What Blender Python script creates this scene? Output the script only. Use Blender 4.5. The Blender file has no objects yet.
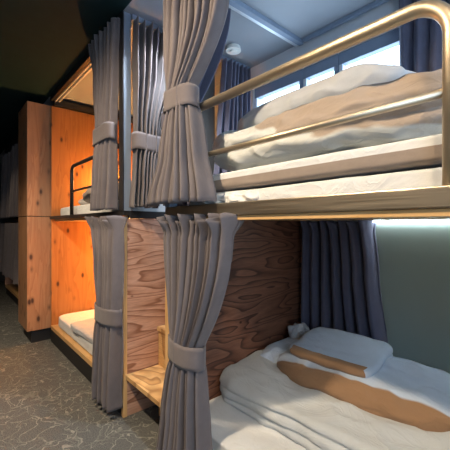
import bpy, bmesh, math, random
from mathutils import Vector, Matrix, noise
random.seed(7)
PI = math.pi
C = bpy.context.scene.collection
D = 0.95                       # distance camera -> bunk fronts (m)
H = 1.396 * D                  # lens height
def zr(v): return H + v * D    # height given relative to the lens
FX = D                         # plane of the bunk fronts
BX = 2.318 * D                 # window wall
NE = 1.684 * D                 # stair end of the near bunk
LE = 2.267 * D                 # stair end of the far bunk
LF = 4.37 * D                  # far end of the far bunk
CZ = zr(1.55)                  # ceiling

# ------------------------------------------------------------------ materials
def new_mat(name):
    m = bpy.data.materials.new(name); m.use_nodes = True
    nt = m.node_tree; b = nt.nodes['Principled BSDF']
    return m, nt, b
def N(nt, t, **kw):
    n = nt.nodes.new(t)
    for k, v in kw.items():
        if k in n.inputs: n.inputs[k].default_value = v
        else: setattr(n, k, v)
    return n
def ramp(nt, stops, fac=None, interp='LINEAR'):
    r = nt.nodes.new('ShaderNodeValToRGB'); r.color_ramp.interpolation = interp
    e = r.color_ramp.elements
    while len(e) < len(stops): e.new(0.5)
    for i, (p, c) in enumerate(stops):
        e[i].position = p; e[i].color = (c[0], c[1], c[2], 1) if not isinstance(c, (int, float)) else (c, c, c, 1)
    if fac is not None: nt.links.new(fac, r.inputs['Fac'])
    return r
def math_node(nt, op, a, b=None):
    n = nt.nodes.new('ShaderNodeMath'); n.operation = op
    for i, v in enumerate((a, b)):
        if v is None: continue
        if isinstance(v, (int, float)): n.inputs[i].default_value = v
        else: nt.links.new(v, n.inputs[i])
    return n.outputs[0]
def coords(nt, scale=(1,1,1), loc=(0,0,0)):
    tc = nt.nodes.new('ShaderNodeTexCoord'); mp = nt.nodes.new('ShaderNodeMapping')
    mp.inputs['Scale'].default_value = scale; mp.inputs['Location'].default_value = loc
    nt.links.new(tc.outputs['Object'], mp.inputs['Vector'])
    return mp.outputs['Vector']
def mixc(nt, fac, a, b, mode='MIX'):
    n = nt.nodes.new('ShaderNodeMix'); n.data_type = 'RGBA'; n.blend_type = mode
    for sock, v in ((n.inputs[0], fac), (n.inputs[6], a), (n.inputs[7], b)):
        if isinstance(v, (int, float)): sock.default_value = v
        elif isinstance(v, tuple): sock.default_value = (v[0], v[1], v[2], 1)
        else: nt.links.new(v, sock)
    return n.outputs[2]
def bump(nt, b, height, strength=.3, dist=.01):
    n = nt.nodes.new('ShaderNodeBump'); n.inputs['Strength'].default_value = strength; n.inputs['Distance'].default_value = dist
    nt.links.new(height, n.inputs['Height']); nt.links.new(n.outputs[0], b.inputs['Normal'])

def plain(name, col, rough=.5, metal=0, var=.08, scale=9, spec=.5):
    m, nt, b = new_mat(name)
    nz = N(nt, 'ShaderNodeTexNoise', Scale=scale, Detail=4.0)
    nt.links.new(coords(nt), nz.inputs['Vector'])
    r = ramp(nt, [(.3, tuple(c*(1-var) for c in col)), (.7, tuple(min(1, c*(1+var)) for c in col))], nz.outputs['Fac'])
    nt.links.new(r.outputs[0], b.inputs['Base Color'])
    b.inputs['Roughness'].default_value = rough; b.inputs['Metallic'].default_value = metal
    b.inputs['Specular IOR Level'].default_value = spec
    return m
def brushed(name, col, rough, axis):
    m, nt, b = new_mat(name)
    s = [260, 260, 260]; s[axis] = 3
    nz = N(nt, 'ShaderNodeTexNoise', Scale=1.0, Detail=3.0); nt.links.new(coords(nt, s), nz.inputs['Vector'])
    r = ramp(nt, [(.3, tuple(c*.95 for c in col)), (.7, col)], nz.outputs['Fac'])
    nt.links.new(r.outputs[0], b.inputs['Base Color'])
    b.inputs['Metallic'].default_value = 1
    rr = ramp(nt, [(.3, rough*.8), (.7, rough*1.25)], nz.outputs['Fac']); nt.links.new(rr.outputs[0], b.inputs['Roughness'])
    return m
def plywood(name, light, mid, dark, seed=0, scale=(2.2, 2.2, 5.2), bands=9.0):
    """rotary cut fir: wandering contour bands with a fine dark line at each"""
    m, nt, b = new_mat(name)
    v = coords(nt, scale, (seed, seed*.7, seed*1.3))
    nz = N(nt, 'ShaderNodeTexNoise', Scale=.85, Detail=2.2, Roughness=.45, Distortion=.3); nt.links.new(v, nz.inputs['Vector'])
    fr = math_node(nt, 'FRACT', math_node(nt, 'MULTIPLY', nz.outputs['Fac'], bands))
    r = ramp(nt, [(0, light), (.5, mid), (.74, tuple(.55*a+.45*c for a, c in zip(mid, dark))), (.86, dark), (.93, dark), (1, light)], fr)
    fine = N(nt, 'ShaderNodeTexNoise', Scale=1.0, Detail=5.0); nt.links.new(coords(nt, (14, 14, 160)), fine.inputs['Vector'])
    fr2 = ramp(nt, [(.35, .74), (.65, 1.0)], fine.outputs['Fac'])
    c1 = mixc(nt, 1.0, r.outputs[0], fr2.outputs[0], 'MULTIPLY')
    vo = N(nt, 'ShaderNodeTexVoronoi', Scale=3.1); nt.links.new(coords(nt, (1, 1, 1.6), (seed*2, 3, 1)), vo.inputs['Vector'])
    k = ramp(nt, [(0, 1.0), (.03, .9), (.055, 0.0)], vo.outputs['Distance'])
    c2 = mixc(nt, k.outputs[0], c1, tuple(x*.5 for x in dark))
    nt.links.new(c2, b.inputs['Base Color']); b.inputs['Roughness'].default_value = .48
    bump(nt, b, fr, .12, .002)
    return m
def pine(name, light, dark, knot, seed=0, vert=2, kscale=6.5):
    m, nt, b = new_mat(name)
    s = [9, 9, 9]; s[vert] = .9
    nz = N(nt, 'ShaderNodeTexNoise', Scale=1.1, Detail=3.0, Distortion=.5); nt.links.new(coords(nt, s, (seed, seed, seed)), nz.inputs['Vector'])
    fr = math_node(nt, 'FRACT', math_node(nt, 'MULTIPLY', nz.outputs['Fac'], 6.0))
    r = ramp(nt, [(0, light), (.6, tuple((a+c)/2 for a, c in zip(light, dark))), (.92, dark), (1, light)], fr)
    s2 = [1, 1, 1]; s2[vert] = .5
    vo = N(nt, 'ShaderNodeTexVoronoi', Scale=kscale); nt.links.new(coords(nt, s2, (seed+.3, seed, 0)), vo.inputs['Vector'])
    k = ramp(nt, [(0, 1.0), (.10, .95), (.17, .3), (.27, 0.0)], vo.outputs['Distance'])
    c2 = mixc(nt, k.outputs[0], r.outputs[0], knot)
    nt.links.new(c2, b.inputs['Base Color']); b.inputs['Roughness'].default_value = .42
    return m
def fabric(name, col, rough=.9, weave=900, var=.1, trans=0.0, sheen=.2, crease=0):
    m, nt, b = new_mat(name)
    nz = N(nt, 'ShaderNodeTexNoise', Scale=14.0, Detail=5.0); nt.links.new(coords(nt), nz.inputs['Vector'])
    r = ramp(nt, [(.3, tuple(c*(1-var) for c in col)), (.7, tuple(min(1, c*(1+var)) for c in col))], nz.outputs['Fac'])
    wv = N(nt, 'ShaderNodeTexNoise', Scale=float(weave), Detail=1.0); nt.links.new(coords(nt), wv.inputs['Vector'])
    wr = ramp(nt, [(.3, .86), (.7, 1.0)], wv.outputs['Fac'])
    c1 = mixc(nt, 1.0, r.outputs[0], wr.outputs[0], 'MULTIPLY')
    nt.links.new(c1, b.inputs['Base Color']); b.inputs['Roughness'].default_value = rough
    b.inputs['Specular IOR Level'].default_value = .2
    b.inputs['Sheen Weight'].default_value = sheen
    fn = N(nt, 'ShaderNodeTexNoise', Scale=38.0, Detail=4.0); nt.links.new(coords(nt), fn.inputs['Vector'])
    ht = fn.outputs['Fac']
    if crease:
        cn = N(nt, 'ShaderNodeTexNoise', Scale=7.0, Detail=3.0, Distortion=1.2); nt.links.new(coords(nt, (1.3, .8, 1.3)), cn.inputs['Vector'])
        rd = math_node(nt, 'ABSOLUTE', math_node(nt, 'SUBTRACT', cn.outputs['Fac'], .5))
        rd = ramp(nt, [(0, 1.0), (.035, .55), (.16, 0.0)], rd).outputs[0]
        ht = math_node(nt, 'ADD', math_node(nt, 'MULTIPLY', rd, crease), math_node(nt, 'MULTIPLY', ht, .35))
    bump(nt, b, ht, .25 if crease else .25, .010 if crease else .006)
    if trans:
        t = nt.nodes.new('ShaderNodeBsdfTranslucent'); nt.links.new(c1, t.inputs['Color'])
        mx = nt.nodes.new('ShaderNodeMixShader'); mx.inputs[0].default_value = trans
        nt.links.new(b.outputs[0], mx.inputs[1]); nt.links.new(t.outputs[0], mx.inputs[2])
        nt.links.new(mx.outputs[0], nt.nodes['Material Output'].inputs['Surface'])
    return m
def shade_cloth(name, ca, cb, vec, off, amt=.06, scale=7.0, soft=.012):
    """cloth with light and shade painted into its colour: cb where vec.object_position + wobble < off"""
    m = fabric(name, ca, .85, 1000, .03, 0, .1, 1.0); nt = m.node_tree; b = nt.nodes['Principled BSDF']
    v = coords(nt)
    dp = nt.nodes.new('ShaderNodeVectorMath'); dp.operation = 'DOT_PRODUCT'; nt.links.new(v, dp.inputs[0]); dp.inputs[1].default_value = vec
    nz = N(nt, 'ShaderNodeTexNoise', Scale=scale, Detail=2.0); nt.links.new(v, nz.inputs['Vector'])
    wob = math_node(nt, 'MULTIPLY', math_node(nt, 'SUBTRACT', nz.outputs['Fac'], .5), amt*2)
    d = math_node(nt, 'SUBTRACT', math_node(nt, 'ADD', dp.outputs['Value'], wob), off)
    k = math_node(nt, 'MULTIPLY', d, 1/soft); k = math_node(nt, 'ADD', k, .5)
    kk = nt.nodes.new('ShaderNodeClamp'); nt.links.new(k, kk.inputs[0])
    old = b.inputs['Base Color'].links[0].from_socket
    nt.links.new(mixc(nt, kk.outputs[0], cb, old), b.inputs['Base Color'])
    return m
def carpet():
    m, nt, b = new_mat('carpet')
    v = coords(nt)
    wn = N(nt, 'ShaderNodeTexNoise', Scale=5.0, Detail=3.0); nt.links.new(v, wn.inputs['Vector'])
    add = nt.nodes.new('ShaderNodeVectorMath'); add.operation = 'MULTIPLY_ADD'
    nt.links.new(wn.outputs['Color'], add.inputs[0]); add.inputs[1].default_value = (.34, .34, 0); nt.links.new(v, add.inputs[2])
    cols = []
    for sc, th in ((6.5, .028), (13.0, .035)):
        vo = N(nt, 'ShaderNodeTexVoronoi', Scale=sc, feature='DISTANCE_TO_EDGE'); nt.links.new(add.outputs[0], vo.inputs['Vector'])
        cols.append(ramp(nt, [(0, 1.0), (th*.6, .8), (th, 0.0)], vo.outputs['Distance']).outputs[0])
    mask = N(nt, 'ShaderNodeTexNoise', Scale=7.0, Detail=2.0); nt.links.new(v, mask.inputs['Vector'])
    mk = ramp(nt, [(.42, 0.0), (.56, 1.0)], mask.outputs['Fac'])
    mk2 = ramp(nt, [(.36, 1.0), (.55, .15)], mask.outputs['Fac']).outputs[0]
    l2 = math_node(nt, 'MULTIPLY', cols[1], mk.outputs[0])
    line = math_node(nt, 'MAXIMUM', math_node(nt, 'MULTIPLY', math_node(nt, 'MULTIPLY', cols[0], .9), mk2), l2)
    pile = N(nt, 'ShaderNodeTexNoise', Scale=170.0, Detail=3.0); nt.links.new(v, pile.inputs['Vector'])
    base = ramp(nt, [(.3, (.046, .048, .047)), (.7, (.165, .17, .168))], pile.outputs['Fac'])
    c = mixc(nt, line, base.outputs[0], (.25, .25, .225))
    nt.links.new(c, b.inputs['Base Color']); b.inputs['Roughness'].default_value = .95
    b.inputs['Specular IOR Level'].default_value = .1
    bump(nt, b, pile.outputs['Fac'], .6, .006)
    return m
def emission(name, col, s):
    m = bpy.data.materials.new(name); m.use_nodes = True; nt = m.node_tree
    nt.nodes.remove(nt.nodes['Principled BSDF'])
    e = N(nt, 'ShaderNodeEmission', Color=(*col, 1), Strength=float(s)); nt.links.new(e.outputs[0], nt.nodes['Material Output'].inputs['Surface'])
    return m
def glass():
    m = bpy.data.materials.new('window_glass'); m.use_nodes = True; nt = m.node_tree
    nt.nodes.remove(nt.nodes['Principled BSDF'])
    t = N(nt, 'ShaderNodeBsdfTransparent', Color=(.93, .97, 1, 1)); g = N(nt, 'ShaderNodeBsdfGlossy', Roughness=.02)
    mx = nt.nodes.new('ShaderNodeMixShader'); mx.inputs[0].default_value = .06
    nt.links.new(t.outputs[0], mx.inputs[1]); nt.links.new(g.outputs[0], mx.inputs[2])
    nt.links.new(mx.outputs[0], nt.nodes['Material Output'].inputs['Surface'])
    return m

M = dict(
    carpet=carpet(),
    ceil_dark=plain('dark_ceiling_paint', (.008, .023, .026), .8, spec=.1),
    ceil_pale=plain('pale_ceiling_board', (.27, .30, .335), .5, var=.04, scale=3),
    wall=plain('grey_blue_wall_paint', (.52, .57, .62), .7, var=.04, scale=3),
    wall_dark=plain('charcoal_wall_paint', (.05, .053, .055), .8),
    green=plain('grey_green_panel', (.32, .40, .365), .35, var=.05, scale=2),
    ply=plywood('fir_plywood_shaded', (.25, .115, .070), (.20, .088, .052), (.075, .030, .020), 3.1, (1.15, 1.15, 6.2), 13.0),  # darker copy of the plywood, dimmer light put into its colour
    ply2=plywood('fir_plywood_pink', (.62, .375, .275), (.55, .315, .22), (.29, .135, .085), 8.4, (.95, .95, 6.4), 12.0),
    ply_step=plywood('step_plywood', (.74, .48, .22), (.68, .41, .17), (.42, .23, .09), 5.5, (5, 2.0, 2.0), 7.0),
    pine=pine('knotty_pine', (.40, .215, .115), (.31, .155, .078), (.045, .018, .011), 1.7, 2, 9.0),
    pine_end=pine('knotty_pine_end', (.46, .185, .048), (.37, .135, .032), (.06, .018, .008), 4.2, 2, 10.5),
    pine_edge=pine('pine_edge', (.70, .45, .21), (.58, .34, .14), (.40, .21, .08), 6.2, 2, 3.0),
    pine_rail=pine('pine_batten', (.66, .42, .19), (.56, .33, .13), (.40, .21, .08), 2.2, 1, 3.0),
    steel=brushed('brushed_steel', (.58, .50, .38), .44, 1),
    beam=brushed('bronze_steel', (.50, .45, .37), .38, 1),
    alu=plain('pale_aluminium', (.66, .70, .74), .35, .5, .04),
    black=plain('black_steel', (.022, .021, .022), .42, .3),
    post=plain('blue_grey_steel', (.20, .26, .35), .42, .1, .05),
    frame=plain('window_frame_paint', (.20, .26, .35), .45, 0, .04),
    frame_pale=plain('window_frame_pale', (.62, .70, .78), .45, 0, .03),
    plinth=plain('black_plinth', (.012, .012, .013), .6),
    curtain=fabric('grey_curtain', (.172, .154, .163), .9, 700, .07, .10),
    curtain_b=fabric('slate_curtain', (.125, .130, .195), .9, 700, .07, .12),
    sheet=fabric('white_sheet', (.69, .72, .74), .85, 1000, .03, 0, .1, 1.0),
    duvet=fabric('pale_grey_duvet', (.55, .585, .60), .85, 1000, .03, 0, .1, 1.0),
    tan=fabric('tan_cover', (.30, .25, .215), .85, 1000, .06, 0, .1),
    tan_shade=fabric('painted_tan_shade', (.29, .175, .098), .7, 1000, .08, 0, .2),  # dim warm light on the folded blanket's front, painted as tan
    bluec=fabric('pale_blue_cotton', (.50, .60, .74), .85, 1000, .03, 0, .1, 1.0),
    duvet_shade=shade_cloth('duvet_painted_shade', (.55, .58, .58), (.33, .275, .23), (.9, .24, -1.0), -.42, .10, 3.5),  # tan is the shadow on the duvet, painted into the cloth
    pillow_lit=shade_cloth('pillow_painted_light', (.50, .60, .74), (.29, .175, .098), (1.0, .10, .45), -.105, .03, 6.0),  # blue top and tan front: window and lamp light painted in
    greyc=fabric('grey_cotton', (.45, .48, .52), .85, 1000, .05, 0, .1),
    white=plain('white_plastic', (.72, .74, .70), .4, 0, .02),
    glass=glass(),
    led=emission('led_strip', (.80, .93, 1.0), 19.0),
    bulb=emission('warm_lamp', (1.0, .62, .26), 9.0),
    down=emission('downlight_lens', (1.0, .82, .6), 10.0),
)

# ------------------------------------------------------------------ mesh helpers
def box(bm, x0, x1, y0, y1, z0, z1, bev=0):
    b2 = bmesh.new()
    r = bmesh.ops.create_cube(b2, size=1)
    for v in r['verts']:
        v.co = Vector(((x0+x1)/2 + v.co.x*(x1-x0), (y0+y1)/2 + v.co.y*(y1-y0), (z0+z1)/2 + v.co.z*(z1-z0)))
    if bev: bmesh.ops.bevel(b2, geom=b2.edges[:], offset=bev, segments=2, affect='EDGES', profile=.6)
    me = bpy.data.meshes.new('t'); b2.to_mesh(me); b2.free(); bm.from_mesh(me); bpy.data.meshes.remove(me)
    return bm
def tube(bm, pts, r, seg=16, caps=True):
    pts = [Vector(p) for p in pts]; rings = []
    n = len(pts); up = None
    for i, p in enumerate(pts):
        t = (pts[min(i+1, n-1)] - pts[max(i-1, 0)]).normalized()
        if up is None:
            up = t.orthogonal().normalized()
        up = (up - t*up.dot(t)).normalized(); s = t.cross(up)
        rings.append([bm.verts.new(p + (up*math.cos(a) + s*math.sin(a))*r) for a in [2*PI*k/seg for k in range(seg)]])
    for a, b in zip(rings, rings[1:]):
        for k in range(seg):
            f = bm.faces.new((a[k], a[(k+1) % seg], b[(k+1) % seg], b[k])); f.smooth = True
    if caps:
        bm.faces.new(rings[0][::-1]); bm.faces.new(rings[-1])
    return bm
def disc(bm, c, r, h, seg=28):
    r0 = bmesh.ops.create_cone(bm, cap_ends=True, segments=seg, radius1=r, radius2=r*.92, depth=h)
    for v in r0['verts']: v.co += Vector(c)
    return bm
def bx(*a, bev=0):
    return box(bmesh.new(), *a, bev=bev)

def obj(name, bm, mat, parent=None, smooth=False):
    """links one mesh object; vertices are given in world space"""
    me = bpy.data.meshes.new(name)
    if parent is not None:
        org = Vector(parent['_o'])
    else:
        xs = [v.co for v in bm.verts]
        lo = Vector([min(c[i] for c in xs) for i in range(3)]); hi = Vector([max(c[i] for c in xs) for i in range(3)])
        org = Vector(((lo.x+hi.x)/2, (lo.y+hi.y)/2, lo.z))
    for v in bm.verts: v.co -= org
    bmesh.ops.recalc_face_normals(bm, faces=bm.faces[:])
    bm.to_mesh(me); bm.free()
    mats = mat if isinstance(mat, (list, tuple)) else [mat]
    for k in mats: me.materials.append(M[k])
    if smooth:
        for p in me.polygons: p.use_smooth = True
    o = bpy.data.objects.new(name, me); C.objects.link(o)
    if parent is not None:
        o.parent = parent; off = Vector((0, 0, 0))
        o['_o'] = tuple(org)
    else:
        o.location = org; o['_o'] = tuple(org)
    return o
def tag(o, label, cat, group=None):
    o['label'] = label; o['category'] = cat
    if group: o['group'] = group
    return o
def thing(name, label, cat, loc, group=None):
    o = bpy.data.objects.new(name, None); C.objects.link(o); o.location = loc; o['_o'] = tuple(loc)
    o.empty_display_size = .1
    return tag(o, label, cat, group)
def struct(name, bm, mat, parent=None):
    o = obj(name, bm, mat, parent)
    if parent is None: o['kind'] = 'structure'
    return o

# ------------------------------------------------------------------ the room
XL, YN, YF = -1.05, -1.25, 9.4
struct('floor', bx(XL, BX+.1, YN, YF, -.1, 0), 'carpet')
struct('ceiling', bx(XL, FX, YN, YF, CZ, CZ+.1), 'ceil_dark')
struct('ceiling_bunks', bx(FX, BX+.1, YN, YF, CZ, CZ+.1), 'ceil_pale').name = 'ceiling_right'
struct('wall_left', bx(XL-.1, XL, YN, YF, 0, CZ), 'wall_dark')
struct('wall_far', bx(XL, BX, YF, YF+.1, 0, CZ), 'wall_dark')
NWX0, NWX1, NWZ0, NWZ1 = -.95, 1.0, .95, 2.35
wn = bmesh.new()
box(wn, XL, NWX0, YN-.12, YN, 0, CZ); box(wn, NWX1, BX, YN-.12, YN, 0, CZ)
box(wn, NWX0, NWX1, YN-.12, YN, 0, NWZ0); box(wn, NWX0, NWX1, YN-.12, YN, NWZ1, CZ)
struct('wall_near', wn, 'wall')
WY0, WY1, WZ0, WZ1 = -1.05, 2.235*D, zr(.46), zr(1.335)
w = bmesh.new()
box(w, BX, BX+.14, YN, YF, 0, WZ0); box(w, BX, BX+.14, YN, YF, WZ1, CZ)
box(w, BX, BX+.14, YN, WY0, WZ0, WZ1); box(w, BX, BX+.14, WY1, YF, WZ0, WZ1)
struct('wall_right', w, 'wall')
# three sashes of the strip window
def window(i, y0, y1, jamb):
    gt = zr(1.24)
    f = bmesh.new()
    box(f, BX+.012, BX+.07, y0, y1, gt, WZ1-.004, .004)
    box(f, BX+.012, BX+.07, y0, y1, WZ0+.004, WZ0+.05, .004)
    box(f, BX+.012, BX+.07, y0, y0+.035, WZ0+.05, gt, .004)
    fr = struct('window_%d' % i, f, 'frame')
    j = bmesh.new(); box(j, BX+.012, BX+.07, y1-.03, y1, WZ0+.05, gt, .004)
    obj('jamb', j, 'frame_pale', fr)
    obj('pane', bx(BX+.04, BX+.046, y0+.035, y1-.03, WZ0+.05, gt), 'glass', fr)
    return fr
window(1, 1.665*D, WY1-.004, True)
window(2, 1.335*D, 1.66*D, False)
window(3, .42*D, 1.33*D, False)
window(4, WY0+.004, .415*D, False)
f = bmesh.new()
for a0, a1, c0, c1 in ((NWX0+.004, NWX1-.004, NWZ0+.004, NWZ0+.06), (NWX0+.004, NWX1-.004, NWZ1-.06, NWZ1-.004), (NWX0+.004, NWX0+.06, NWZ0+.06, NWZ1-.06), (NWX1-.06, NWX1-.004, NWZ0+.06, NWZ1-.06), (.25, .31, NWZ0+.06, NWZ1-.06)):
    box(f, a0, a1, YN-.09, YN-.03, c0, c1, .004)
fr = struct('window_5', f, 'frame')  # added window behind the camera, lets in cool frontal fill
obj('pane', bx(NWX0+.06, .25, YN-.062, YN-.056, NWZ0+.06, NWZ1-.06), 'glass', fr)  # left pane of the added fill window
obj('pane', bx(.31, NWX1-.06, YN-.062, YN-.056, NWZ0+.06, NWZ1-.06), 'glass', fr)  # right pane of the added fill window
t = bmesh.new(); box(t, BX-.014, BX, WY0-.03, WY1+.03, WZ1, WZ1+.03, .003)
struct('trim_1', t, 'frame')
# grey-green panel lining the wall of the near lower bunk
struct('trim_2', bx(BX-.02, BX, -.45, 1.12*D, .0, zr(.012), bev=.004), 'green')

# ------------------------------------------------------------------ near bunk
PT, PB = zr(.104), zr(.046)
NY0 = -.47                     # its other end, outside the frame
def bend(p0, p1, p2, r, n=10):
    """p0-p1-p2 polyline with a rounded corner at p1"""
    p0, p1, p2 = Vector(p0), Vector(p1), Vector(p2)
    a = (p0-p1).normalized(); b = (p2-p1).normalized()
    c = p1 + a*r + b*r
    out = [p0]
    for k in range(n+1):
        th = PI/2*k/n
        out.append(c - b*r*math.cos(th) - a*r*math.sin(th))
    return out + [p2]
nb = thing('bunk_bed', 'nearest timber and steel bunk with bronze guard rail and plywood end', 'bunk bed', (1.5, .6, 0))
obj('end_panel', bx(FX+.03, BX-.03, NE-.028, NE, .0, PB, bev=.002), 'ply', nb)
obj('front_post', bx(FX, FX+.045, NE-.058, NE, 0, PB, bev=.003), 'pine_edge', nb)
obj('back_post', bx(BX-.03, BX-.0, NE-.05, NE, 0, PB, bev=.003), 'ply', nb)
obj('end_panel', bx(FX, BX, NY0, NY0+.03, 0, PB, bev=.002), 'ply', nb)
obj('platform', bx(FX+.05, BX-.004, NY0+.03, NE-.03, PB-.012, PT-.03), 'pine_edge', nb)
obj('front_beam', bx(FX, FX+.05, NY0, NE, PB, PT, bev=.004), 'beam', nb)
obj('end_beam', bx(FX+.05, BX-.004, NE-.03, NE, PB, PT, bev=.004), 'beam', nb)
obj('batten', bx(FX+.012, FX+.03, NY0+.03, NE-.06, PB-.022, PB-.002, bev=.002), 'pine_rail', nb)
obj('plinth', bx(FX+.02, BX-.02, NY0+.03, NE-.03, 0, .13), 'plinth', nb)
obj('bed_board', bx(FX+.005, BX-.01, NY0+.03, NE-.06, .13, .178, bev=.003), 'pine_rail', nb)
rx = FX + .022
zt, zm = zr(.612), zr(.356)
yr = .258*D
pts = bend((rx, NE-.03, zt), (rx, yr, zt), (rx, yr, PT), .095, 14)
b = bmesh.new(); tube(b, pts, .0205, 22)
gr = obj('guard_rail', b, 'steel', nb)
b = bmesh.new(); tube(b, [(rx, NE-.03, zm), (rx, yr, zm)], .0125, 16)
obj('middle_rail', b, 'steel', gr)
obj('corner_post', bx(FX, FX+.05, NE-.05, NE, PT, CZ, bev=.003), 'post', nb)
obj('top_beam', bx(FX, FX+.05, NY0, NE-.05, CZ-.05, CZ, bev=.003), 'black', nb)
obj('end_top_beam', bx(FX+.05, BX-.02, NE-.05, NE-.01, CZ-.035, CZ, bev=.003), 'frame', nb)
obj('curtain_track', bx(FX+.05, BX-.02, NE-.006, NE+.024, CZ-.028, CZ, bev=.004), 'alu', nb)
obj('curtain_track', bx(BX-.05, BX-.02, NY0, NE-.06, CZ-.03, CZ, bev=.004), 'frame', nb)
obj('curtain_track', bx(FX-.035, FX-.012, NY0, NE, CZ-.03, CZ, bev=.003), 'alu', nb)

# ------------------------------------------------------------------ far bunk
lb = thing('bunk_bed', 'farther black steel bunk glowing orange inside, beside the tall pine box', 'bunk bed', (1.5, 3.1, 0))
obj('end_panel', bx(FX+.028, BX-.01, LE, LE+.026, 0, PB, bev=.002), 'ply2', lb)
obj('front_edge', bx(FX, FX+.028, LE-.004, LE+.03, 0, PB, bev=.002), 'pine_edge', lb)
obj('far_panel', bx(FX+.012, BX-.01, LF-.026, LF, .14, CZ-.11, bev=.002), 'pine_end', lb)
obj('far_top_beam', bx(FX+.04, BX-.02, LF-.06, LF-.0, CZ-.10, CZ-.03, bev=.003), 'black', lb)
obj('front_beam', bx(FX, FX+.05, LE, LF-.0, PB+.022, PT, bev=.003), 'black', lb)
obj('end_beam', bx(FX+.05, BX-.01, LE, LE+.04, PB+.002, PT, bev=.003), 'black', lb)
obj('platform', bx(FX+.05, BX-.01, LE+.04, LF-.03, PB-.0, PT-.02), 'pine_edge', lb)
obj('plinth', bx(FX+.005, BX-.02, LE+.03, LF-.03, 0.0, .135), 'plinth', lb)
obj('bed_board', bx(FX+.008, BX-.02, LE+.03, LF-.03, .135, .178, bev=.003), 'pine_rail', lb)
cp = obj('corner_post', bx(FX+.004, FX+.058, LE, LE+.05, PT, CZ-.0, bev=.003), 'post', lb)
obj('shaded_front_face', bx(FX-.004, FX+.004, LE-.004, LE+.06, PT, CZ, bev=.001), 'black', cp)  # black plate paints the post's unlit front face dark
obj('top_beam', bx(FX-.004, FX+.035, LE+.06, LF-.05, CZ-.06, CZ, bev=.003), 'black', lb)
for k in range(2):
    obj('curtain_track', bx(FX+.04+.034*k, FX+.058+.034*k, LE+.05, LF-.06, CZ-.062, CZ-.045+.045, bev=.003), 'alu', lb)
obj('end_top_beam', bx(FX+.06, BX-.02, LE-.012, LE+.045, CZ-.04, CZ, bev=.003), 'post', lb)
yl = 3.57*D
pts = bend((rx, LE+.05, zr(.60)), (rx, yl, zr(.60)), (rx, yl, PT), .07, 12)
b = bmesh.new(); tube(b, pts, .0165, 18); gr = obj('guard_rail', b, 'black', lb)
obj('dark_interior_sheet', bx(1.50*D, 1.90*D, LE+.05, LE+.066, PT, CZ-.04, bev=.002), 'wall_dark', lb)  # added dark sheet standing in for the bunk's unlit interior
b = bmesh.new(); tube(b, [(rx, LE+.05, zr(.345)), (rx, yl, zr(.345))], .011, 14); obj('middle_rail', b, 'black', gr)

# ------------------------------------------------------------------ pine box at the end of the far bunk
bxp = thing('storage_box', 'tall knotty pine box projecting into the aisle beyond the glowing bunk', 'cabinet', (1.2, 4.4, 0))
X0 = .763*D
obj('lower_case', bx(X0, FX+.55, LF+.002, LF+.53, .145, zr(.098), bev=.004), 'pine', bxp)
obj('upper_case', bx(X0, FX+.55, LF+.002, LF+.53, zr(.106), zr(1.445), bev=.004), 'pine', bxp)
obj('plinth', bx(X0+.05, FX+.5, LF+.05, LF+.48, 0, .145), 'plinth', bxp)
obj('joint', bx(X0+.006, FX+.54, LF+.01, LF+.52, zr(.098), zr(.106)), 'plinth', bxp)
# unit beyond it
fb = thing('bunk_bed', 'dark curtained bunk at the far left end of the aisle', 'bunk bed', (1.5, 6.0, 0))
FY0, FY1 = LF+.56, LF+3.4
obj('end_panel', bx(FX+.02, BX-.02, FY0, FY0+.03, 0, PB), 'ply2', fb)
obj('front_beam', bx(FX, FX+.05, FY0, FY1, PB, PT, bev=.003), 'black', fb)
obj('platform', bx(FX+.05, BX-.02, FY0+.03, FY1-.03, PB, PT-.02), 'pine_edge', fb)
obj('top_beam', bx(FX, FX+.05, FY0, FY1, CZ-.06, CZ, bev=.003), 'black', fb)
obj('curtain_track', bx(FX-.035, FX-.01, FY0, FY1, zr(1.28), zr(1.30), bev=.003), 'alu', fb)
obj('track_board', bx(FX-.01, FX+.0, FY0, FY1, zr(1.26), CZ, bev=.001), 'plinth', fb)
obj('plinth', bx(FX+.02, BX-.02, FY0+.03, FY1, 0, .13), 'plinth', fb)
obj('bed_board', bx(FX+.005, BX-.02, FY0+.03, FY1, .13, .178), 'pine_rail', fb)
obj('end_panel', bx(FX, BX-.02, FY1-.03, FY1, .178, PB), 'ply2', fb)

# ------------------------------------------------------------------ stairs in the bay
st = thing('staircase', 'open plywood steps rising between the two bunks', 'stairs', (1.2, 1.9, 0))
SY0, SY1 = NE+.004, LE-.008
rise = .283
for k in range(4):
    x0 = FX + .012 + k*.245
    z1 = .296 + k*rise
    obj('tread', bx(x0, x0+.262, SY0, SY1, z1-.03, z1, bev=.002), 'ply_step', st)
    if k: obj('riser', bx(x0+.012, x0+.03, SY0, SY1, z1-rise, z1-.03), 'ply_step', st)
obj('leg', bx(FX+.20, FX+.235, SY0+.02, SY0+.055, 0, .266, bev=.002), 'pine_edge', st)
obj('leg', bx(FX+.20, FX+.235, SY1-.16, SY1-.125, 0, .266, bev=.002), 'pine_edge', st)

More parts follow.
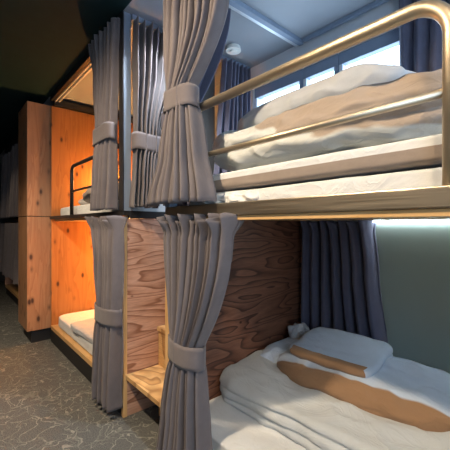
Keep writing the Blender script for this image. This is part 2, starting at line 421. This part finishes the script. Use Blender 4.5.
# ------------------------------------------------------------------ curtains
def smooth(t): return t*t*(3-2*t)
def lerp(a, b, t): return a+(b-a)*t
def curtain(name, label, rows, axis, plane, out, mat, group, folds=9, seed=1, tie=None, ruffle=.0, nv=70, lean=0.0):
    """rows: (z, edge_a, edge_b, amp, bulge) from top to bottom; axis 'Y' or 'X' the cloth runs along; out = -1 towards the aisle/camera"""
    rnd = random.Random(seed)
    nu = folds*26
    jit = [rnd.uniform(.4, 1.45) for _ in range(folds*2+3)]
    ph = [rnd.uniform(-.35, .35) for _ in range(folds*2+3)]
    def row(z):
        for r0, r1 in zip(rows, rows[1:]):
            if r1[0] <= z <= r0[0]:
                t = (r0[0]-z)/(r0[0]-r1[0])
                t = t if len(r0) < 6 else (smooth(t) if r0[5] == 's' else (t**.6 if r0[5] == 'o' else t**1.7))
                return [lerp(a, c, t) for a, c in zip(r0[1:5], r1[1:5])]
        return list(rows[-1][1:5])
    bm = bmesh.new(); grid = []
    z0, z1 = rows[0][0], rows[-1][0]
    zs = [z0+(z1-z0)*k/nv for k in range(nv+1)]
    for iv, z in enumerate(zs):
        a, c, amp, bul = row(z)
        line = []
        top = max(0, 1-(z0-z)/.07)
        for iu in range(nu+1):
            u = iu/nu
            w = u*folds*2
            i = int(w); fr = w-i
            j = lerp(jit[i], jit[i+1], smooth(fr)); p = lerp(ph[i], ph[i+1], smooth(fr))
            s = math.sin(PI*w + p + .5*math.sin(2.2*z+u*5+seed))
            cu = 2*abs(math.sin(PI*w*.5 + p*.5 + .25*math.sin(2.2*z+u*5+seed)))**.9 - 1.1
            s = .35*math.copysign(abs(s)**.75, s) + .75*cu
            n = 1.9*amp*j*s*(1+ruffle*top)
            n += bul*math.sqrt(max(0, 1-(2*u-1)**2))
            n += .006*noise.noise(Vector((u*6, z*3, seed)))
            al = lerp(a, c, u) + .35*amp*math.cos(PI*w+p)*j + .004*noise.noise(Vector((u*9, z*5, seed+9)))
            zz = z + (.010*noise.noise(Vector((u*7, seed, 1))) if iv == nv else 0) + .014*ruffle*top*math.sin(PI*w*.5+p*3)
            co = (plane + out*n, al, zz) if axis == 'Y' else (al, plane + out*n, zz)
            line.append(bm.verts.new(co))
        grid.append(line)
    for r0, r1 in zip(grid, grid[1:]):
        for k in range(nu):
            bm.faces.new((r0[k], r0[k+1], r1[k+1], r1[k]))
    lo = min(v.co.z for v in bm.verts)
    o = obj(name, bm, mat, None, True)
    md = o.modifiers.new('thick', 'SOLIDIFY'); md.thickness = .004
    tag(o, label, 'curtain', group)
    if tie:
        zt0, zt1, slant = tie
        bm = bmesh.new(); rings = []
        for zz in [lerp(zt0, zt1, k/6) for k in range(7)]:
            a, c, amp, bul = row(zz)
            cx = (a+c)/2; hw = abs(c-a)/2 + .55*amp + .006; hd = bul/2 + amp*1.0 + .012
            ring = []
            for k in range(40):
                th = 2*PI*k/40
                cc, ss = math.cos(th), math.sin(th)
                cc = math.copysign(abs(cc)**.8, cc); ss = math.copysign(abs(ss)**.8, ss)
                al = cx + hw*cc
                nn = bul*.45 + hd*ss
                z_ = zz + slant*cc + .004*math.sin(3*th)
                ring.append(bm.verts.new((plane+out*nn, al, z_) if axis == 'Y' else (al, plane+out*nn, z_)))
            rings.append(ring)
        for r0, r1 in zip(rings, rings[1:]):
            for k in range(40):
                bm.faces.new((r0[k], r0[(k+1) % 40], r1[(k+1) % 40], r1[k]))
        tb = obj('tieback', bm, mat, o, True)
        md = tb.modifiers.new('thick', 'SOLIDIFY'); md.thickness = .006; md.offset = 1
    return o
G1 = 'tied curtains on the bunk fronts'
# near front, upper: a = towards the stair bay, b = towards the camera
curtain('curtain', 'large grey curtain tied at the front corner of the nearest upper bunk',
    [(CZ-.03, 1.62*D, .88*D, .024, .0, 's'), (zr(1.05), 1.60*D, 1.10*D, .022, .02, 'i'), (zr(.70), 1.545*D, 1.335*D, .016, .05, 's'), (zr(.60), 1.545*D, 1.335*D, .016, .05, 'o'), (zr(.38), 1.62*D, 1.27*D, .020, .065, 's'), (zr(.112), 1.735*D, 1.20*D, .022, .085)],
    'Y', FX-.025, -1, 'curtain', G1, 12, 3, (zr(.70), zr(.595), .006))
curtain('curtain', 'grey curtain tied in front of the nearest lower bunk beside white bedding',
    [(zr(.036), 1.60*D, 1.065*D, .020, .0, 's'), (zr(-.08), 1.60*D, 1.09*D, .018, .02, 'i'), (zr(-.59), 1.50*D, 1.285*D, .016, .05, 's'), (zr(-.70), 1.50*D, 1.285*D, .016, .05, 'o'), (zr(-.95), 1.57*D, 1.25*D, .022, .065, 's'), (.05, 1.63*D, 1.22*D, .026, .08)],
    'Y', FX-.025, -1, 'curtain', G1, 11, 5, (zr(-.59), zr(-.70), .006), ruffle=1.3)
curtain('curtain', 'dark slate curtain gathered inside the stair end of the nearest upper bunk',
    [(CZ-.03, FX+.07, 1.53*D, .022, .02, 'i'), (zr(.70), FX+.05, 1.22*D, .016, .05, 's'), (zr(.60), FX+.05, 1.22*D, .016, .05, 'o'), (zr(.125), FX+.05, 1.26*D, .02, .06)],
    'X', NE+.055, 1, 'curtain_b', G1, 7, 11, (zr(.70), zr(.60), .004))
# far bunk
curtain('curtain', 'grey curtain tied over the front of the farther upper bunk by its black rail',
    [(CZ-.035, 2.84*D, 2.30*D, .022, .0, 's'), (zr(1.2), 2.72*D, 2.33*D, .020, .01, 's'), (zr(.75), 2.66*D, 2.35*D, .015, .035, 's'), (zr(.63), 2.66*D, 2.35*D, .015, .035, 'o'), (zr(.4), 2.70*D, 2.35*D, .018, .045, 's'), (zr(.115), 2.72*D, 2.36*D, .020, .05)],
    'Y', FX-.03, -1, 'curtain', G1, 7, 21, (zr(.745), zr(.625), -.004))
curtain('curtain', 'grey curtain tied over the front of the farther lower bunk by the carpet',
    [(zr(.05), 2.78*D, 2.23*D, .020, .0, 's'), (zr(-.3), 2.66*D, 2.23*D, .02, .02, 's'), (zr(-.60), 2.58*D, 2.23*D, .017, .045, 's'), (zr(-.72), 2.58*D, 2.23*D, .017, .045, 'o'), (zr(-1.0), 2.63*D, 2.24*D, .022, .05, 's'), (.075, 2.66*D, 2.25*D, .022, .055)],
    'Y', FX-.035, -1, 'curtain', G1, 7, 27, (zr(-.60), zr(-.72), -.004), ruffle=1.2)
curtain('curtain', 'blue-lit grey curtain tied over the stair opening beside the steel post',
    [(CZ-.045, FX+.058, 1.52*D, .030, .0, 's'), (zr(1.2), FX+.058, 1.44*D, .030, .02, 's'), (zr(.66), FX+.060, 1.275*D, .018, .05, 's'), (zr(.54), FX+.060, 1.275*D, .018, .05, 'o'), (zr(.35), FX+.045, 1.24*D, .022, .055, 's'), (zr(.128), FX+.03, 1.235*D, .024, .06)],
    'X', LE-.035, -1, 'curtain', G1, 8, 33, (zr(.66), zr(.54), -.004))
curtain('curtain', 'slate blue curtain drawn back beside the window above the stairs',
    [(CZ-.045, 1.93*D, BX-.04, .022, .0, 's'), (zr(.8), 1.86*D, BX-.05, .022, .02, 's'), (zr(.13), 1.80*D, BX-.05, .024, .03)],
    'X', LE-.03, -1, 'curtain_b', G1, 7, 41)
G2 = 'curtains on the window wall'
curtain('curtain', 'slate curtain hanging at the right end of the upper strip window',
    [(CZ-.035, .86*D, .50*D, .024, .0, 's'), (zr(.4), .87*D, .48*D, .026, .02)],
    'Y', BX-.055, -1, 'curtain_b', G2, 4, 51)
curtain('curtain', 'slate curtain hanging behind the lower bedding next to the green panel',
    [(zr(.035), 1.605*D, 1.02*D, .026, .0, 's'), (zr(-.3), 1.605*D, .985*D, .026, .01, 's'), (zr(-1.0), 1.605*D, .915*D, .028, .02)],
    'Y', BX-.085, -1, 'curtain_b', G2, 7, 57, None, 1.0)
G3 = 'curtains on the far bunk'
curtain('curtain', 'dark upper curtain on the bunk beyond the pine box',
    [(zr(1.275), FY0+.05, FY0+2.6, .035, .0, 's'), (zr(.13), FY0+.08, FY0+2.6, .04, .02)], 'Y', FX-.05, -1, 'curtain', G3, 14, 61)
curtain('curtain', 'dark lower curtain on the bunk beyond the pine box',
    [(zr(.03), FY0+.05, FY0+2.6, .035, .0, 's'), (zr(-.9), FY0+.3, FY0+2.6, .04, .02)], 'Y', FX-.05, -1, 'curtain', G3, 14, 67)

# ------------------------------------------------------------------ bedding
def soft(center, size, k=5.0, n=26, rot=(0, 0, 0), deform=None, wr=.010, ws=(6, 6, 6), seed=0, ny=None, mf=None):
    """rounded soft body: superquadric block with wrinkles; size = full extents"""
    bm = bmesh.new()
    nx_ = (n, ny or n, max(6, n//2))
    hs = Vector(size)*.5
    seen = {}
    def vert(p):
        key = tuple(round(c, 5) for c in p)
        if key in seen: return seen[key]
        nr = (abs(p[0])**k+abs(p[1])**k+abs(p[2])**k)**(1/k)
        q = Vector(p)/nr
        co = Vector((q.x*hs.x, q.y*hs.y, q.z*hs.z))
        nrm = Vector((math.copysign(abs(q.x)**(k-1), q.x)/hs.x, math.copysign(abs(q.y)**(k-1), q.y)/hs.y, math.copysign(abs(q.z)**(k-1), q.z)/hs.z)).normalized()
        if deform: co = deform(co, q, nrm)
        s = Vector((co.x*ws[0], co.y*ws[1], co.z*ws[2])) + Vector((seed*3.1, seed*1.7, seed))
        d = noise.fractal(s, 1.0, 2.0, 4)
        rid = 1-abs(noise.noise(s*1.7+Vector((7, 3, 1))))*2
        co = co + nrm*wr*(d*.8 + max(0, rid-.35)*.9)
        seen[key] = bm.verts.new(co); return seen[key]
    for ax in range(3):
        o1, o2 = [a for a in range(3) if a != ax]
        for sg in (-1, 1):
            for i in range(nx_[o1]):
                for j in range(nx_[o2]):
                    q = []
                    for di, dj in ((0, 0), (1, 0), (1, 1), (0, 1)):
                        p = [0, 0, 0]; p[ax] = sg
                        p[o1] = math.tan((2*(i+di)/nx_[o1]-1)*PI/4); p[o2] = math.tan((2*(j+dj)/nx_[o2]-1)*PI/4)
                        q.append(vert(p))
                    if sg < 0: q.reverse()
                    if ax == 1: q.reverse()
                    try:
                        f = bm.faces.new(q)
                        if mf:
                            pc = [0, 0, 0]; pc[ax] = sg; pc[o1] = 2*(i+.5)/nx_[o1]-1; pc[o2] = 2*(j+.5)/nx_[o2]-1
                            f.material_index = mf(ax, sg, pc)
                    except ValueError: pass
    R = Matrix.Translation(center) @ (Matrix.Rotation(rot[2], 4, 'Z') @ Matrix.Rotation(rot[1], 4, 'Y') @ Matrix.Rotation(rot[0], 4, 'X'))
    for v in bm.verts: v.co = R @ v.co
    return bm
def soft_obj(name, bm, mat, parent=None, two=None):
    o = obj(name, bm, mat, parent, True)
    md = o.modifiers.new('sub', 'SUBSURF'); md.levels = 1; md.render_levels = 1
    if two:
        for p in o.data.polygons:
            if two(p.center, p.normal): p.material_index = 1
    return o
# mattresses -------------------------------------------------------
def mattress(label, x0, x1, y0, y1, z0, z1, mat='sheet', seed=0, wr=.004):
    bm = soft(((x0+x1)/2, (y0+y1)/2, (z0+z1)/2), (x1-x0, y1-y0, z1-z0), 14, 34, wr=wr, ws=(3, 3, 8), seed=seed, ny=50)
    return tag(soft_obj('mattress', bm, mat), label, 'mattress', 'mattresses')
MX1 = BX-.13
um = mattress('white mattress on the nearest upper bunk behind the bronze rail', FX+.07, MX1, NY0+.08, NE-.06, PT-.03, zr(.172), seed=1)
tp = soft(((FX+.06+MX1)/2, (NY0+.08+NE-.05)/2, (zr(.174)+zr(.268))/2), (MX1-FX-.06, NE-.05-NY0-.08, zr(.268)-zr(.174)), 10, 34, wr=.003, ws=(3, 2, 8), seed=2, ny=60)
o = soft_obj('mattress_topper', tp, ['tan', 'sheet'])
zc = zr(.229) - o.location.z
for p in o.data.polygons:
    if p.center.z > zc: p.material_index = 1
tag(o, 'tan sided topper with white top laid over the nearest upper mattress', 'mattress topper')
lm = mattress('white sheeted mattress on the nearest lower bunk', FX+.06, BX-.11, NY0+.06, NE-.06, .178, .292, seed=3, wr=.007)
mattress('white mattress in the glowing lower bunk', FX+.05, BX-.1, LE+.06, LF-.05, .178, .30, seed=4)
mattress('mattress in the glowing upper bunk', FX+.07, BX-.1, LE+.06, LF-.05, PT-.02, PT+.10, seed=5)

# upper duvet, folded, with a pillow laid on it
def groove(zs, d, w=.012):
    def f(co, q, n):
        if n.x < -.3 or abs(n.y) > .4:
            for z in zs: co = co - n*d*math.exp(-((co.z-z-.012*math.sin(co.y*5))/w)**2)
        return co
    return f
zb = zr(.268)
def ud(co, q, n):
    co = groove([-.035], .022)(co, q, n)
    y = q.y
    if co.z > 0: co.z *= 1-.10*smooth(max(0, min(1, (y+.1))))
    if y > .55: co.z += .04*smooth((y-.55)/.45); 
    return co
c = Vector((1.27*D+.13, .84*D, zb+.112))
o = soft_obj('duvet', soft(c, (.55, 1.42*D, .215), 3.6, 40, (0, .08, 0), ud, .026, (7, 3.6, 10), 4, 70), 'duvet_shade')
tag(o, 'thick pale duvet with painted tan shade folded on the nearest upper bunk', 'duvet')
def pillow_def(co, q, n):
    e = (1-abs(q.x)**4*.55)*(1-abs(q.y)**5*.45)
    co.z *= max(.25, e)
    return co
o = soft_obj('pillow', soft((1.40*D+.10, .990*D, zb+.215+.095), (.42, .98*D, .19), 3.4, 30, (-.02, .0, -.0), pillow_def, .015, (7, 5, 7), 9, 44), 'greyc')
tag(o, 'pale pillow lying on the upper duvet against the bright window', 'pillow')

o = soft_obj('sheet', soft((FX+.12, 1.22*D, PT+.026), (.13, .46, .055), 2.8, 24, (0, 0, .02), None, .022, (14, 7, 16), 31, 40), 'sheet')
tag(o, 'crumpled white sheet end on the beam beside the large upper curtain', 'sheet')
# lower duvet
zb = .292
def ld(co, q, n):
    if n.x < -.3:
        co = groove([.022, -.03], .018, .010)(co, q, n)
    co.x += -.05*q.y*(1 if co.x < 0 else 0)
    co.z += .03*math.exp(-((q.x-.2)/.5)**2) if co.z > 0 else 0
    return co
o = soft_obj('duvet', soft((1.80*D, .72*D, zb+.075), (.86, 1.84*D, .15), 9.0, 40, (0, -.02, 0), ld, .018, (5, 3, 7), 6, 70), ['duvet', 'bluec'])
for p in o.data.polygons:
    if p.center.x > .18 and p.center.z > .07: p.material_index = 1  # upper faces towards the wall coloured blue
tag(o, 'large pale duvet with blue back part folded on the nearest lower bunk', 'duvet')
zb2 = .292+.145
o = soft_obj('pillow', soft((1.86*D, .92*D, zb2+.050), (.50, 1.0*D, .15), 3.8, 34, (0, -.13, .05), pillow_def, .020, (6, 4, 8), 12, 50), 'pillow_lit')
tag(o, 'pillow with painted blue light and warm tan shade lying on the lower duvet', 'pillow')
def fold(co, q, n):
    if n.x < -.3 or n.y < -.4: co = co - n*.014*math.exp(-(co.z/.008)**2)
    return co
mf2 = lambda ax, sg, p: 1 if (ax == 0 and sg < 0) or (ax == 2 and sg > 0 and p[0] < -.80) else 0
o = soft_obj('folded_blanket', soft((1.90*D, 1.08*D, zb2+.128), (.40, .54*D, .095), 6.5, 24, (0, -.16, .05), fold, .008, (6, 4, 8), 15, 32, mf2), ['bluec', 'tan_shade'])
tag(o, 'folded pale blue blanket with painted tan shade in front on top of the lower pillow', 'blanket')
o = soft_obj('towel', soft((2.06*D, 1.50*D, zb2+.10), (.15, .15, .12), 2.4, 20, (.2, .3, .5), None, .03, (16, 16, 16), 18), 'greyc')
tag(o, 'crumpled grey cloth bunched in the back corner of the lower bunk', 'cloth')
o = soft_obj('pillow', soft((1.88*D, 1.47*D, zb2+.03), (.44, .24, .11), 3.0, 22, (0, -.1, .0), pillow_def, .012, (7, 7, 7), 19), 'bluec')
tag(o, 'small pale blue pillow tucked against the dark plywood end', 'pillow')
# far bunk bedding
o = soft_obj('blanket', soft((FX+.46, 3.02*D, .318), (.82, 1.32, .05), 14, 34, (0, 0, .05), None, .012, (7, 5, 9), 21, 56), 'greyc')
tag(o, 'grey blanket spread on the glowing lower bunk behind its curtain', 'blanket')
o = soft_obj('towel', soft((FX+.22, 3.08*D, .365), (.22, .20, .06), 2.8, 20, (0, 0, .4), None, .022, (14, 14, 14), 23), 'sheet')
tag(o, 'crumpled white cloth on the grey blanket of the lower glowing bunk', 'cloth')
o = soft_obj('pillow', soft((FX+.55, LF-.25, PT+.165), (.60, .36, .14), 3.2, 22, (0, 0, 0), pillow_def, .010, (7, 7, 7), 25), 'sheet')
tag(o, 'white pillow lit brightly at the far end of the glowing upper bunk', 'pillow')
o = soft_obj('blanket', soft((FX+.42, 3.1*D, PT+.185), (.66, 1.2, .16), 3.4, 26, (0, 0, 0), None, .016, (7, 5, 9), 27, 36), 'tan')
tag(o, 'beige blanket heaped behind the black rail of the glowing bunk', 'blanket')

# ------------------------------------------------------------------ lamps and small fittings
ld_ = thing('light_strip', 'slim bright light strip above the green panel in the lower bunk', 'light', (BX-.05, .3, zr(.02)))
obj('housing', bx(BX-.045, BX-.004, -.42, 1.10*D, zr(.030), zr(.036)), 'alu', ld_)
obj('diffuser', bx(BX-.042, BX-.006, -.42, 1.10*D, zr(.019), zr(.030), bev=.003), 'led', ld_)
sd = tag(obj('smoke_detector', disc(bmesh.new(), (1.93*D, 2.10*D, CZ-.016), .062, .032), 'white', None), 'pale round smoke detector on the ceiling above the stairs', 'smoke detector')
obj('sensor_cap', disc(bmesh.new(), (1.93*D, 2.10*D, CZ-.037), .03, .012), 'white', sd)
def light(name, kind, loc, energy, col, size=.05, **kw):
    l = bpy.data.lights.new(name, kind); l.energy = energy; l.color = col
    if kind in ('POINT', 'SPOT'): l.shadow_soft_size = size
    for k, v in kw.items(): setattr(l, k, v)
    o = bpy.data.objects.new(name, l); o.location = loc; C.objects.link(o)
    return o
def reading_lamp(label, loc, energy):
    r = thing('reading_lamp', label, 'lamp', loc)
    x, y, z = loc
    obj('base', bx(x-.03, x+.03, y-.004, y+.01, z-.04, z+.04, bev=.003), 'black', r)
    b = bmesh.new(); tube(b, [(x, y-.0, z), (x, y-.08, z+.01), (x, y-.14, z-.02)], .008, 10); obj('arm', b, 'black', r)
    b = bmesh.new(); disc(b, (x, y-.15, z-.04), .03, .03, 20); obj('bulb', b, 'bulb', r)
    light('reading_light', 'POINT', (x, y-.16, z-.11), energy, (1.0, .44, .12), .04)
reading_lamp('reading lamp on the knotty end board of the glowing upper bunk', (FX+.78, LF-.036, PT+.46), 58)
reading_lamp('reading lamp on the knotty end board of the glowing lower bunk', (FX+.9, LF-.036, PB-.30), 55)
for i, (y, e, cone, where) in enumerate([(-.55, 95, 150, 'behind the viewer'), (1.25, 200, 162, 'abreast of the nearest bunk'), (3.1, 120, 112, 'abreast of the glowing bunk'), (5.6, 30, 110, 'by the dark far bunk')]):
    dl = thing('downlight', 'round downlight in the dark aisle ceiling ' + where, 'light', (-.25, y, CZ), 'aisle downlights')
    obj('rim', disc(bmesh.new(), (-.25, y, CZ-.006), .06, .012), 'black', dl)
    obj('lens', disc(bmesh.new(), (-.25, y, CZ-.015), .045, .006), 'down', dl)
    s = light('aisle_light', 'SPOT', (-.25, y, CZ-.04), e, (1.0, .77, .52), .06, spot_size=math.radians(cone), spot_blend=.5)
    s.rotation_euler = (0, math.radians(-10), 0)

dl = thing('downlight', 'round downlight in the pale ceiling over the stairs behind the big curtain', 'light', (1.16, 1.80, CZ))
obj('rim', disc(bmesh.new(), (1.16, 1.80, CZ-.006), .05, .012), 'white', dl)
obj('lens', disc(bmesh.new(), (1.16, 1.80, CZ-.015), .036, .006), 'down', dl)
light('stair_light', 'SPOT', (1.16, 1.80, CZ-.04), 75, (.86, .92, 1.0), .05, spot_size=math.radians(120), spot_blend=.6)

# daylight outside
wd = bpy.data.worlds.new('daylight'); bpy.context.scene.world = wd; wd.use_nodes = True
bg = wd.node_tree.nodes['Background']; bg.inputs['Color'].default_value = (.68, .83, 1.0, 1); bg.inputs['Strength'].default_value = 6.0
po = light('window_portal', 'AREA', (BX+.16, (WY0+WY1)/2, (WZ0+WZ1)/2), 1, (1, 1, 1), shape='RECTANGLE')
po.data.size = WZ1-WZ0; po.data.size_y = WY1-WY0; po.rotation_euler = (0, math.radians(90), 0)
po.data.cycles.is_portal = True
po = light('window_portal', 'AREA', ((NWX0+NWX1)/2, YN-.13, (NWZ0+NWZ1)/2), 1, (1, 1, 1), shape='RECTANGLE')
po.data.size = NWX1-NWX0; po.data.size_y = NWZ1-NWZ0; po.rotation_euler = (math.radians(90), 0, 0)
po.data.cycles.is_portal = True

# ------------------------------------------------------------------ camera
cam = bpy.data.cameras.new('camera'); co = bpy.data.objects.new('camera', cam); C.objects.link(co)
cam.sensor_width = 36; cam.lens = 36*327/450; cam.clip_start = .02
co.location = (0, 0, H)
co.rotation_euler = (PI/2, 0, -math.radians(41.1))
sc = bpy.context.scene
sc.camera = co
sc.view_settings.view_transform = 'Standard'; sc.view_settings.look = 'None'
sc.view_settings.gamma = 1; sc.view_settings.use_curve_mapping = False
sc.view_settings.exposure = 0.25
for o in bpy.data.objects:
    if '_o' in o: del o['_o']
